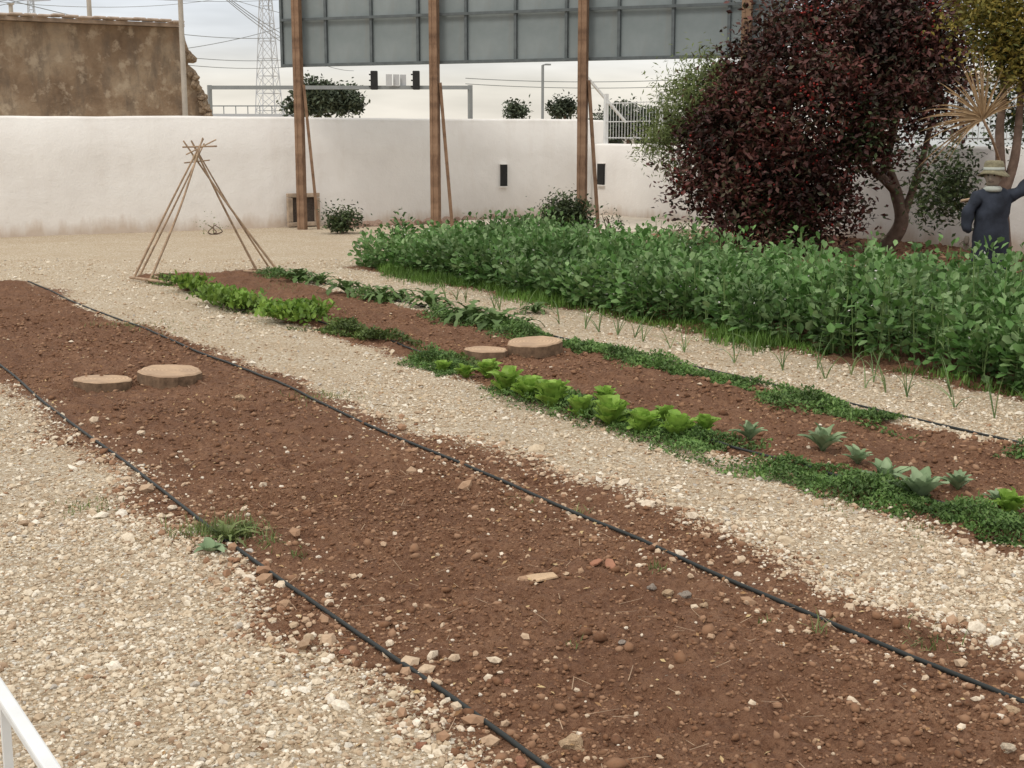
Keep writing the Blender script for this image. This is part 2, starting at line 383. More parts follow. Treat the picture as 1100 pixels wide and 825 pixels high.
def slot(name,px,side):
    e_=empty(name)
    if side=='b':
        X=onback(px)
        boxmesh('recess',X,25.47,.95,.15,.05,.46,DARK,e_); boxmesh('lip',X,25.465,1.19,.19,.06,.02,WH,e_)
        boxmesh('ledge',X,25.465,.7,.19,.07,.025,WH,e_)
    else:
        dr=ray(px,190); Y=(-sy*dr[0]+cy*dr[1])/(cy*dr[0]+sy*dr[1])*17.48
        boxmesh('recess',17.47,Y,.95,.05,.24,.46,DARK,e_); boxmesh('lip',17.465,Y,1.19,.06,.28,.02,WH,e_); boxmesh('ledge',17.465,Y,.7,.07,.28,.025,WH,e_)
slot('wall_vent',541,'b'); slot('wall_vent',646,'r')
WM=simple('white_paint_metal_mat',(.66,.67,.67),.5,.08,6,0)
fe=empty('metal_fence')
for Y in np.arange(25.2,13,-2.0):
    boxmesh('post',17.65,Y,2.16,.08,.08,1.1,WM,fe)
for z in (1.75,2.1,2.5): boxmesh('rail',17.65,19.2,z,.02,12,.022,WM,fe)
for Y in np.arange(25.2,13.2,-.11): boxmesh('picket',17.62,Y,2.12,.008,.01,.8,WM,fe)
beam('brace',(17.6,25.9,3.1),(18.7,25.9,2.1),.06,.05,WM,fe); beam('brace_post',(17.6,25.9,0),(17.6,25.9,3.1),.06,.05,WM,fe)
CONC=simple('concrete_mat',(.58,.51,.42),.9,.15,3,.4)
boxmesh('concrete_slab',15.4,22.3,.03,3.8,4.4,.1,CONC,None,.02)
eg=empty('stone_edging'); ERM=rockmat('edging_rock_mat',(.38,.26,.20))
for X in np.arange(10.9,17.2,.3):
    rock('stone',(X+rng.normal(0,.04),24.75+rng.normal(0,.06),0),None,rng.uniform(.1,.16),ERM,.7,parent=eg)
bx=empty('wall_hatch'); WD=simple('weathered_board_mat',(.36,.28,.21),.8,.3,8,.3)
cx0=onback(325,25.38); c0=Vector((cx0,25.38,.33))
for dx,dz,w,h in((0,.30,.68,.08),(0,-.27,.68,.08),(-.29,0.015,.1,.47),(.29,0.015,.1,.47)): boxmesh('frame',c0.x+dx,c0.y,.33+dz,w,.1,h,WD,bx,.008)
boxmesh('mesh_screen',c0.x,c0.y+.03,.34,.5,.02,.5,simple('dark_mesh_mat',(.07,.055,.045),.8,.3,30,.2),bx)
# ---------------------------------------------------------------- billboard (seen from behind)
bb=empty('billboard')
k=NT('rust_beam_mat'); n=k.noise(5,5,.65); c=k.ramp(n,[(.3,(.12,.07,.045)),(.5,(.22,.135,.085)),(.75,(.29,.19,.125))]); k.col(c,.85); k.bump(k.noise(40,2),.3,.004); RUST=k.m
k=NT('galvanised_panel_mat'); n=k.noise(1.2,4,.6); c=k.ramp(n,[(.3,(.165,.195,.20)),(.7,(.235,.265,.27))]); st=k.noise(4,4,.6,None,(1,1,.12)); c=k.mix(k.mrange(st,.55,.75,0,.3),c,(.2,.17,.14)); k.col(c,.6); k.bump(k.noise(1.5,2),.4,.03); PAN=k.m
FRM=simple('frame_steel_mat',(.10,.115,.12),.6,.2,6,0)
r0,f0,dr_,df_=-4.07,26.4,2.66,-1.08
def bp(kk,z,off=0.0):
    L=math.hypot(dr_,df_); nr,nf=-df_/L,dr_/L
    return W(r0+dr_*kk+nr*off,f0+df_*kk+nf*off,z)
zb=3.09; zt=6.6
ang=math.atan2(bp(1,0)[1]-bp(0,0)[1],bp(1,0)[0]-bp(0,0)[0])
k0,k1=-.15,3.22; SP=math.hypot(dr_,df_)
cols=np.linspace(k0,k1,11)
for i in range(10):
    for (za,zc) in((zb,3.96),(3.97,5.2),(5.21,zt)):
        a_=bp((cols[i]+cols[i+1])/2,(za+zc)/2,.17+rng.normal(0,.003))
        o=boxmesh('panel',*a_,(cols[i+1]-cols[i])*SP-.012,.02,zc-za,PAN,bb,0,ang); o.rotation_euler[0]=rng.normal(0,.006)
for i in range(11): boxmesh('stud',*bp(cols[i],(zb+zt)/2,.13),.05,.05,zt-zb,FRM,bb,0,ang)
for z in (zb+.03,3.965,5.2,zt): boxmesh('rail',*bp((k0+k1)/2,z,.09),(k1-k0)*SP,.03,.05,FRM,bb,0,ang)
for kk in range(4):
    for s_ in(-.05,.05):
        boxmesh('post',*bp(kk+s_/SP,(zt+.2)/2-.1,-.02),.06,.13,zt+.4,RUST,bb,.006,ang)
    boxmesh('post_web',*bp(kk,(zt)/2,-.03),.06,.09,zt,RUST,bb,0,ang)
    if kk<3: beam('brace',bp(kk+.035,2.75,.0),bp(kk+.1,-.1,.12),.055,.055,RUST,bb)
# ---------------------------------------------------------------- ruined building
k=NT('old_stucco_mat'); n=k.noise(.9,6,.65); c=k.ramp(n,[(.3,(.15,.10,.065)),(.48,(.27,.19,.125)),(.6,(.36,.275,.19)),(.75,(.24,.19,.145))])
c=k.mix(k.mrange(k.noise(2.5,5,.7,None,(1,1,.3)),.48,.64,0,.7),c,(.14,.11,.085)); c=k.mix(k.mrange(k.noise(3,5),.54,.64,0,.8),c,(.46,.37,.27)); k.col(c,.95); k.bump(k.noise(6,5,.7),.8,.05); STU=k.m
rb=empty('ruined_building')
prof=[(-9,0),(-9,4.28),(10.28,4.28),(10.32,4.0),(10.42,3.7),(10.36,3.45),(10.55,3.3),(10.5,3.05),(10.72,2.85),(10.8,2.6),(10.9,2.3),(10.92,0)]
v=[(x,32,z) for x,z in prof]+[(x,32.45,z) for x,z in prof]; n=len(prof)
f=[tuple(range(n)),tuple(range(2*n-1,n-1,-1))]+[(i,n+i,n+(i+1)%n,(i+1)%n) for i in range(n)]
me=bpy.data.meshes.new('front_wall'); me.from_pydata(v,[],f); me.materials.append(STU); link(bpy.data.objects.new('front_wall',me),rb)
boxmesh('back_wall',0.5,39,2,19,.4,4,STU,rb); boxmesh('side_wall',10.0,35.7,1.95,.4,6.2,3.9,STU,rb)
boxmesh('side_wall',-8.8,35.7,2.1,.4,6.2,4.2,STU,rb)
TIL=simple('roof_tile_mat',(.42,.34,.28),.9,.35,3,.4)
boxmesh('roof_slab',.55,35.4,4.33,19.4,7.2,.08,TIL,rb)
for i in range(64): 
    boxmesh('eave_tile',-9+i*.3+.13,31.75,4.40+rng.normal(0,.012),.27,.5,.05,TIL,rb,.02)
for i in range(14):
    x=10.35+rng.uniform(0,.5); o=rock('fallen_masonry',(x,31.9,0),None,.13,STU,.8,parent=rb); o.location.z=max(2.3,4.2-(x-10.25)*3.2)+rng.uniform(-.5,-.1)
POLE=simple('pole_mat',(.40,.36,.31),.85,.15,3,.2)
def upole(px,py0,py1,d,r,mat=POLE,name='utility_pole',arm=False):
    e_=empty(name); a_=P(px,py1,d); b_=P(px,py0,d); 
    tube('shaft',[(a_[0],a_[1],0),(a_[0],a_[1],b_[2])],r,mat,e_,radii=[1.2,.9])
    if arm:
        beam('crossarm',(a_[0]-.8,a_[1],b_[2]-.4),(a_[0]+.8,a_[1],b_[2]-.4),.1,.1,mat,e_)
        for dx in(-.7,0,.7): boxmesh('insulator',a_[0]+dx,a_[1],b_[2]-.25,.08,.08,.2,DARK,e_)
    else: boxmesh('cap',a_[0],a_[1],b_[2]+.03,r*2.6,r*2.6,.06,mat,e_)
upole(198,-60,100,31.2,.06,arm=True); upole(97,-50,30,45,.08,arm=True); upole(13,5,30,60,.1)
GREY=simple('grey_metal_mat',(.22,.235,.24),.6,.1,3,0); LG=simple('hazy_steel_mat',(.42,.44,.47),.6,.05,2,0)
sl=empty('street_lamp'); q=P(583,70,90); tube('shaft',[(q[0],q[1],0),q],.09,GREY,sl); beam('arm',q,(q[0]+.3,q[1],q[2]+.05),.08,.08,GREY,sl); boxmesh('lamp_head',q[0]+.4,q[1],q[2]+.05,.35,.2,.1,GREY,sl)
ga=empty('traffic_light_gantry'); A_=Vector(P(225,94,60)); B_=Vector(P(505,96,60)); B_.z=A_.z
beam('beam',A_,B_,.16,.16,GREY,ga); 
for Q in(A_,B_): beam('column',(Q.x,Q.y,0),(Q.x,Q.y,Q.z+.1),.16,.16,GREY,ga)
for px in(400,445):
    Q=A_.lerp(B_,(px-225)/280)
    boxmesh('signal_housing',Q.x,Q.y-.2,Q.z+.3,.3,.25,.8,DARK,ga,.03,-YAW)
    for j in(-1,0,1): boxmesh('visor',Q.x,Q.y+.02,Q.z+.3+j*.25,.24,.3,.05,DARK,ga,0,-YAW)
Q=A_.lerp(B_,(423-225)/280); SB=simple('sign_back_mat',(.42,.43,.44),.5,.05,2,0)
for dx in(-.3,.05,.38): boxmesh('sign_back',Q.x+dx,Q.y-.15,Q.z+.3,.26,.06,.5,SB,ga,0,-YAW)
ov=empty('overpass'); a_=P(150,120,95); b_=P(318,120,95)
beam('deck',(a_[0]-8,a_[1],2.9),(b_[0],b_[1],2.9),.6,.7,LG,ov)
for i in range(14):
    t_=i/13; x=a_[0]+(b_[0]-a_[0])*t_; y=a_[1]+(b_[1]-a_[1])*t_; beam('rail_post',(x,y,3.2),(x,y,3.8),.05,.05,GREY,ov)
    if i%4==0: beam('pier',(x,y,-.1),(x,y,2.5),.6,.6,CONC,ov)
beam('rail',(a_[0],a_[1],3.8),(b_[0],b_[1],3.8),.08,.08,GREY,ov)
def pylon(px,d,hgt_,sc=1.,th=1.):
    base=P(px,145,d); e_=[]
    def seg(a,b,w=.09): e_.append((a,b,w*th))
    def hw(z): return (2.3*(1-z/hgt_)**1.1+.45)*sc
    lv=np.linspace(0,hgt_,13)
    C=lambda z,i:(base[0]+hw(z)*(-1,1,1,-1)[i],base[1]+hw(z)*(-1,-1,1,1)[i],z)
    for a,b in zip(lv[:-1],lv[1:]):
        for i in range(4):
            seg(C(a,i),C(b,i),.12); seg(C(a,i),C(b,(i+1)%4),.06); seg(C(a,(i+1)%4),C(b,i),.06); seg(C(b,i),C(b,(i+1)%4),.06)
    arms=[]
    for z,L in((hgt_*.70,7.5),(hgt_*.80,6.),(hgt_*.92,5.)):
        for s_ in(-1,1):
            tip=(base[0]+s_*L*cy,base[1]-s_*L*sy,z+.2); arms.append(tip)
            for i in range(4): seg(C(z,i),tip,.08)
            seg((base[0],base[1],z+1.4),tip,.08)
    V=[];Fc=[]
    for a,b,w in e_:
        a=Vector(a);b=Vector(b);d_=(b-a).normalized();u=d_.orthogonal().normalized();v_=d_.cross(u);o=len(V)
        for q in(a,b):
            for k_ in range(3):
                an=k_*2.094; V.append(tuple(q+u*math.cos(an)*w+v_*math.sin(an)*w))
        for k_ in range(3): Fc.append((o+k_,o+(k_+1)%3,o+3+(k_+1)%3,o+3+k_))
    raw_mesh('electricity_pylon',V,Fc,LG); return arms
ar=pylon(290,265,39,.85,1.0); ar2=pylon(42,420,52,.9,1.3)
wires=empty('power_lines')
def wire(a,b,sag,r=.035):
    a=Vector(a);b=Vector(b); pts=[]
    for i in range(25):
        t_=i/24; p_=a.lerp(b,t_); p_.z-=sag*4*t_*(1-t_); pts.append(p_)
    tube('wire',pts,r,GREY,wires,res=0)
for i,a_ in enumerate(ar):
    wire(a_,P(-260,[-40,-70,-100,-130,-160,-190][i],150),3,.04)
    wire(a_,P(760,30-i*14,240),5,.05)
for i,(y0,y1) in enumerate([(5,62),(14,70),(-20,38),(60,20)]): wire(P(-60,y0,60),P(330,y1,100),1.0,.02)
for i in range(3): wire(P(198,-45-i*3,31.2),P(-200,10+i*12,34),.3,.008)
for i in range(3): wire(P(198,-40,31.2),P(380,60+i*8,70),.6,.012)
wire(P(500,84,150),P(900,70,160),1,.04); wire(P(500,90,150),P(900,78,160),1,.04)
bl=empty('distant_building'); BW=simple('pale_blue_wall_mat',(.55,.6,.64),.8,.08,1,0); q=P(1090,120,60)
boxmesh('walls',q[0]+3,q[1],2.0,12,8,4.4,BW,bl); boxmesh('parapet',q[0]+3,q[1],4.3,12.4,8.4,.25,CONC,bl)
for i in range(5): boxmesh('window',q[0]-2+i*2.3,q[1]-4.02,2.6,1.1,.1,1.2,DARK,bl)
bl2=empty('distant_building'); q=P(655,128,120); BW2=simple('hazy_wall_mat',(.5,.47,.44),.8,.08,1,0)
boxmesh('walls',q[0],q[1],1.4,11,6,2.8,BW2,bl2); boxmesh('roof',q[0],q[1],2.85,11.6,6.6,.2,CONC,bl2)
for i in range(4): boxmesh('window',q[0]-4+i*2.6,q[1]-3.02,1.6,1.1,.1,1.0,DARK,bl2)
# ---------------------------------------------------------------- vegetation
def crown(lobes,nclump,nleaf,size,spread,name,mat,parent,tv=SLV,tf=SLF,squash=.85,droop=0.):
    rs=np.array([l[3] for l in lobes]); w=rs**2.2; w/=w.sum()
    ch=rng.choice(len(lobes),nclump,p=w)
    d=rng.normal(size=(nclump,3)); d/=np.linalg.norm(d,axis=1)[:,None]
    rr=rng.uniform(.35,1,nclump)**.5*1.02
    C=np.array([l[:3] for l in lobes])[ch]+d*(rs[ch]*rr)[:,None]*np.array([1,1,squash])
    C+=rng.normal(0,.07,C.shape)
    cs=rng.uniform(.5,1.5,nclump)*spread
    pos=np.repeat(C,nleaf,0)+rng.normal(0,.5,(nclump*nleaf,3))*np.repeat(cs,nleaf)[:,None]
    pos=pos[pos[:,2]>.05]
    n=len(pos); M=basis(rng.uniform(0,6.3,n),rng.normal(.1-droop,.6,n),rng.uniform(-1.2,1.2,n))
    V,Fc=inst(tv,tf,pos,M,size*rng.uniform(.6,1.35,n)); raw_mesh(name,V,Fc,mat,False,parent); return C
def limb(pts,r0_,r1_,mat,parent,name='limb'):
    q=smoothpts(pts,6); tube(name,q,1.0,mat,parent,radii=list(np.linspace(r0_,r1_,len(q))))
REDL=leafmat('burgundy_leaf_mat',[(.045,.020,.017),(.07,.026,.023),(.10,.034,.028),(.05,.032,.02),(.05,.048,.025)],.55,0,1.4,.35,1.6)
GRNL=leafmat('feather_green_leaf_mat',[(.12,.16,.05),(.20,.25,.09),(.27,.31,.14),(.14,.19,.06)],.5,.3,2.5,.7,1.2)
DGRL=leafmat('dark_green_leaf_mat',[(.030,.045,.02),(.05,.075,.028),(.08,.11,.04)],.5,0,2)
YLL=leafmat('yellow_leaf_mat',[(.15,.15,.035),(.27,.23,.055),(.36,.28,.07),(.10,.12,.035)],.5,.3,3)
BERRY=islandmat('berry_mat',[(0,(.18,.014,.012)),(.6,(.30,.03,.022)),(1,(.10,.01,.01))],.5,dirt=0)
TB=simple('tree_bark_mat',(.16,.11,.085),.95,.35,10,.7)
tr=empty('red_berry_tree')
def Ls(L): return [(*P(a,b,d),r) for a,b,d,r in L]
lob=Ls([(805,112,21,.8),(850,68,21.3,.8),(900,45,21.5,.8),(945,62,21,.9),(985,45,21,.75),(875,130,20.6,1.1),(805,165,20.7,.75),(855,205,20.5,.8),(768,150,21.,.5),(950,120,20.6,.8),(1000,95,20.8,.6),(795,212,20.6,.65),(885,228,20.4,.45),(765,200,21.,.45),(920,10,21.6,.8),(975,5,21.6,.7),(785,90,21.4,.35),(752,185,21.,.3),(840,20,21.5,.35),(1010,60,21,.5),(830,235,20.5,.45)])
C=crown(lob,1080,60,.10,.38,'burgundy_foliage',REDL,tr)
lob2=Ls([(820,215,20.6,.5),(850,235,20.5,.4),(1010,200,19.8,.35),(1020,220,19.6,.3),(930,150,20.2,.3),(1020,185,19.8,.3)])
crown(lob2,90,55,.085,.33,'green_foliage',DGRL,tr)
idx_=rng.choice(len(C),300); bpz=np.repeat(C[idx_],8,0)+rng.normal(0,.1,(300*8,3))
n=len(bpz); V,Fc=inst(OCT,OCTF,bpz,randrot(n),rng.uniform(.018,.028,n)); raw_mesh('berries',V,Fc,BERRY,True,tr)
b0=G(948,270)
limb([b0,P(968,240,21.2),P(962,205,21.3),P(945,160,21.3),P(925,100,21.4),P(910,40,21.5)],.13,.04,TB,tr,'trunk')
limb([P(968,238,21.2),P(985,190,21.2),P(1000,130,21.1),P(1000,70,21.1)],.07,.025,TB,tr)
limb([P(962,205,21.3),P(935,180,21),P(890,150,20.9),P(840,110,21)],.08,.02,TB,tr)
limb([P(950,180,21.3),P(965,120,21.2),P(975,40,21.4)],.07,.02,TB,tr)
limb([G(880,272),P(870,230,20.8),P(850,180,20.9),P(820,130,21)],.07,.02,TB,tr)
limb([G(860,272),P(830,230,20.8),P(800,190,21),P(780,140,21.3)],.06,.02,TB,tr)
limb([P(890,150,20.9),P(860,100,21),P(850,50,21.3)],.05,.02,TB,tr)
t2=empty('feathery_green_tree')
crown(Ls([(735,112,21.6,.40),(712,140,21.5,.25),(762,90,21.6,.38),(702,158,21.4,.13),(740,142,21.6,.28),(770,110,21.4,.28),(725,172,21.5,.15),(780,78,21.5,.22)]),170,55,.095,.26,'foliage',GRNL,t2,tv=[(0,0,0),(-.11,.5,.03),(0,1,-.1),(.11,.5,.03)],droop=.5)
limb([G(775,262),P(772,220,21.6),P(758,160,21.6),P(740,110,21.6)],.06,.02,TB,t2,'trunk'); limb([P(765,190,21.6),P(730,165,21.5),P(705,150,21.4)],.025,.01,TB,t2); limb([P(760,165,21.6),P(768,120,21.6),P(760,85,21.6)],.04,.012,TB,t2)
t3=empty('yellow_leaved_tree')
crown(Ls([(1062,22,17.8,.38),(1098,38,17.8,.5),(1048,52,17.8,.18),(1112,-5,17.8,.7),(1050,0,18,.3),(1120,70,18,.5),(1085,70,17.6,.25)]),330,34,.08,.24,'foliage',YLL,t3)
crown(Ls([(1080,110,18.5,.22),(1100,125,18.4,.25),(1085,45,18,.4)]),70,36,.07,.25,'foliage_green',DGRL,t3)
limb([G(1082,290),P(1076,200,18),P(1074,140,18),P(1078,90,18),P(1066,30,17.9)],.085,.03,TB,t3,'trunk')
limb([P(1077,210,18),P(1090,170,18),P(1096,110,18),P(1100,40,17.9)],.075,.03,TB,t3); limb([P(1078,95,18),P(1092,60,17.8),P(1110,0,17.8)],.04,.02,TB,t3)
STRAW=leafmat('dry_palm_mat',[(.30,.20,.11),(.44,.31,.18),(.37,.25,.14)],.7,.15,3,.7,1.2)
pf=empty('dry_palm_frond'); cpt=Vector(P(1056,128,17.4)); V=[];Fc=[]
right=Vector((cy,-sy,0)); up=Vector((0,0,1)); fw=Vector((sy,cy,0))
for i in range(60):
    a_=math.radians(35+ i*(170/59.)+rng.normal(0,4)); L=rng.uniform(.55,.95)*(1.0 if a_>1.5 else .8); dep=rng.normal(0,.3)
    d_=(right*math.cos(a_)+up*math.sin(a_)+fw*dep).normalized(); sd=d_.cross(fw).normalized(); o=len(V); dr2=rng.uniform(.05,.3)
    for j in range(6):
        t_=j/5; q=cpt+d_*L*t_-up*(dr2*t_*t_*(.3+abs(math.cos(a_)))); w_=.015*(1-t_)**.7+.0015
        V+= [tuple(q-sd*w_),tuple(q+fw*.008),tuple(q+sd*w_)]
    for j in range(5):
        for s_ in(0,1): Fc.append((o+j*3+s_,o+j*3+s_+1,o+j*3+s_+4,o+j*3+s_+3))
raw_mesh('blades',V,Fc,STRAW,False,pf); tube('stalk',smoothpts([cpt,P(1066,150,17.5),P(1076,180,17.9)]),.018,CANE,pf)
def shrub(px,py,d,r,mat,n=60,nl=40,sz=.06,name='shrub'):
    e_=empty(name); crown([(*P(px,py,d),r),(*P(px+10,py+3,d),r*.7),(*P(px-9,py+4,d),r*.7)],n,nl,sz,.18,'foliage',mat,e_)
    b=P(px,py,d); 
    for i in range(4): limb([(b[0]+rng.normal(0,.03),b[1],0),(b[0]+rng.normal(0,.08),b[1],b[2]*.6),(b[0]+rng.normal(0,.2),b[1]+rng.normal(0,.1),b[2]+.1)],.015,.006,TB,e_,'stem')
shrub(607,234,23.5,.33,DGRL,100,50,.07); shrub(368,237,25.3,.14,DGRL,40,40,.07); shrub(228,247,25,.08,GRNL,8,14,.04)
shrub(655,238,24.6,.1,DGRL,10,16,.05); shrub(722,250,23,.12,GRNL,12,16,.05)
DT=leafmat('distant_foliage_mat',[(.05,.065,.045),(.07,.09,.055),(.095,.12,.075)],.7,0,.4)
for (L,nc) in (([(328,113,85,.7),(340,106,85,1.0),(355,110,85,1.0),(372,108,85,.8),(352,101,85,.6),(334,97,85,.45),(380,113,85,.5),(318,116,85,.5)],260),([(553,119,95,.35),(559,120,95,.3)],36),([(597,117,95,.4),(606,115,95,.5),(612,118,95,.35)],60),([(655,135,90,1.1),(675,130,90,1.2),(695,133,90,1.1),(640,140,90,.8),(712,140,90,1)],220),([(1050,135,75,1.5),(1030,140,75,1.2)],150)):
    e_=empty('distant_tree'); LL=Ls(L); crown(LL,nc,26,.3,.45,'foliage',DT,e_)
    for l in LL[:2]: limb([(l[0],l[1],0),(l[0],l[1],l[2]*.6),(l[0]+.2,l[1],l[2])],.15,.05,TB,e_,'trunk')
# ---- broad beans
BEAN=leafmat('bean_leaf_mat',[(.065,.145,.035),(.095,.20,.05),(.14,.255,.08),(.23,.33,.15),(.08,.165,.04)],.5,.25,1.5,.6,1.3)
STEM=simple('bean_stem_mat',(.14,.21,.07),.6,.2,8,0)
n=1500; bxp=rng.uniform(7.8,10.35,n); byp=rng.uniform(3.2,17.3,n)
edge=7.95+vn(byp*0,byp,1.3,42)*.4; bxp=np.maximum(bxp,edge+rng.uniform(0,.15,n))
rowx=np.round((bxp-7.95)/.5)*.5+7.95; bxp=rowx*.55+bxp*.45+vn(bxp,byp,.9,40)*.25
bh=(.72-.012*(byp-4))*(1+vn(bxp,byp,.9,41)*.4+vn(bxp,byp,3.,43)*.55)*rng.uniform(.65,1.15,n); bh*=np.where(bxp<8.1,.85,1)
keep=vn(bxp,byp,2.2,44)>-.36; bxp,byp,bh=bxp[keep],byp[keep],bh[keep]; n=len(bxp)
nl=40
t_=np.tile(np.linspace(.1,1.,nl),(n,1)); az=rng.uniform(0,6.3,(n,1))+np.arange(nl)[None]*2.4+rng.normal(0,.3,(n,nl))
lean=rng.normal(0,.12,(n,2))
off=(.03+.11*np.sin(np.clip(t_,0,1)*2.75))*rng.uniform(.4,1.3,(n,nl))
px_=bxp[:,None]+lean[:,0:1]*t_**1.5+off*np.cos(az); py_=byp[:,None]+lean[:,1:2]*t_**1.5+off*np.sin(az); pz_=bh[:,None]*t_+hgt(bxp,byp)[:,None]+rng.normal(0,.01,(n,nl))
el=-.1+t_*.95+rng.normal(0,.4,(n,nl))
sz=(.066+.032*np.sin(t_*3))*rng.uniform(.65,1.3,(n,nl))
m=n*nl; Mx=basis(az.ravel()+rng.normal(0,.6,m),el.ravel(),rng.normal(0,.5,m))
L6V=[(0,0,0),(-.33,.5,.08),(0,.5,-.01),(.33,.5,.08),(-.16,.88,0),(.16,.88,0)]; L6F=[(0,2,1),(0,3,2),(1,2,4),(2,3,5),(2,5,4)]
vb=inst(L6V,L6F,np.stack([px_.ravel(),py_.ravel(),pz_.ravel()],-1),Mx,sz.ravel())
be=empty('broad_bean_plants'); raw_mesh('leaves',*vb,BEAN,False,be)
BL=[(-.5,0,0),(.5,0,0),(.35,1,0),(-.35,1,0)]
for q_ in (0,1):
    v_,f_=inst(BL,[(0,1,2,3)],np.stack([bxp,byp,hgt(bxp,byp)],-1),basis(rng.uniform(0,6.3,n),np.full(n,1.5),rng.uniform(0,3,n)),np.stack([np.full(n,.012),bh*.95,np.ones(n)],-1)); raw_mesh('stems',v_,f_,STEM,False,be)
FLW=simple('bean_flower_mat',(.6,.58,.55),.6,.1,8,0)
nf=1500; ii=rng.choice(n,nf); hz=rng.uniform(.35,.9,nf); fp=np.stack([bxp[ii]+rng.normal(0,.08,nf),byp[ii]+rng.normal(0,.08,nf),bh[ii]*hz+.03],-1)
raw_mesh('flowers',*inst(SLV,SLF,fp,randrot(nf),rng.uniform(.02,.035,nf)),FLW,False,be)
# ---- grass / ground cover
def blades(name,x,y,h,wd,mat,parent=None,elm=1.2,els=.3,z0=None):
    n=len(x); v=[(-.5,0,0),(.5,0,0),(.4,.45,.03),(-.4,.45,.03),(.15,.8,-.02),(-.15,.8,-.02),(0,1,-.12)]
    f=[(0,1,2),(0,2,3),(3,2,4),(3,4,5),(5,4,6)]
    z=hgt(x,y) if z0 is None else z0
    h=np.asarray(h); return raw_mesh(name,*inst(v,f,np.stack([x,y,z],-1),basis(rng.uniform(0,6.3,n),rng.normal(elm,els,n)),np.stack([np.full(n,wd),h,h],-1)),mat,False,parent)
GR=leafmat('bright_grass_mat',[(.09,.18,.03),(.13,.24,.045),(.18,.30,.065)],.5,.3,2)
n=9000; x=rng.normal(7.85,.13,n); y=rng.uniform(8.5,16.8,n); mk=vn(x,y,.8,50)>-.12; x,y=x[mk],y[mk]
blades('grass',x,y,rng.uniform(.05,.17,len(x)),.009,GR,elm=1.1,els=.35)
n=8000; x=rng.uniform(7.75,8.2,n); y=rng.uniform(3,17,n); mk=vn(x,y,1.3,51)>-.05; x,y=x[mk],y[mk]
blades('grass',x,y,rng.uniform(.04,.1,len(x)),.009,GR,elm=.9,els=.4)
CARP=leafmat('groundcover_leaf_mat',[(.06,.12,.03),(.095,.175,.045),(.13,.225,.06),(.17,.26,.08)],.5,.2,4,.6,1.3)
def carpet(name,n,xc,half,y0,y1,hmax,mat,size,seed,thr=-.22):
    x=rng.normal(xc,half,n); y=rng.uniform(y0,y1,n)
    ctr=xc+vn(y*0,y,.9,seed)*.2; w=half*1.6*(1+vn(y*0+3,y,1.6,seed+1)*.9)
    u=(x-ctr)/w; lump=vn(x,y,3.2,seed+2)+.6*vn(x,y,8,seed+3)
    m=(np.abs(u)+ -lump*1.0<.95)&(vn(x,y,1.4,seed+4)>thr); x,y,u,lump=x[m],y[m],u[m],lump[m]; n=len(x)
    hm=hmax*np.clip(1-u*u,.1,1)*np.clip(.7+lump*1.6,.2,1.6)
    z=hgt(x,y)+hm*rng.uniform(.2,1,n)
    M=basis(rng.uniform(0,6.3,n),rng.normal(.45,.45,n),rng.normal(0,.5,n))
    raw_mesh(name,*inst(SLV,SLF,np.stack([x,y,z],-1),M,size*rng.uniform(.6,1.4,n)),mat)
carpet('groundcover_row',52000,4.98,.15,3.0,9.6,.07,CARP,.024,60,-.2)
HERB=leafmat('herb_leaf_mat',[(.06,.09,.025),(.095,.14,.035),(.14,.195,.05)],.5,.2,3,.55,1.4)
carpet('groundcover_row',30000,5.0,.13,9.0,16.6,.09,HERB,.034,70,-.15)
carpet('groundcover_row',50000,6.38,.14,3.2,13.0,.085,CARP,.028,80)
carpet('groundcover_row',7000,6.4,.12,13,16.8,.08,CARP,.034,85,-.05)
n=2400; cxy=np.array([G(a,b)[:2] for a,b in[(232,328),(248,332),(262,334),(318,348),(332,344),(300,346),(205,314)]]); ii=rng.integers(0,len(cxy),n)
x=cxy[ii,0]+rng.normal(0,.09,n); y=cxy[ii,1]+rng.normal(0,.16,n)
raw_mesh('chard_seedlings',*inst(LEAFV,LEAFF,np.stack([x,y,.04+rng.uniform(0,.13,n)],-1),basis(rng.uniform(0,6.3,n),rng.normal(.8,.4,n),rng.normal(0,.4,n)),rng.uniform(.04,.09,n)),leafmat('bright_leaf_mat',[(.12,.22,.035),(.19,.31,.05),(.24,.37,.07)],.45,.35,4))
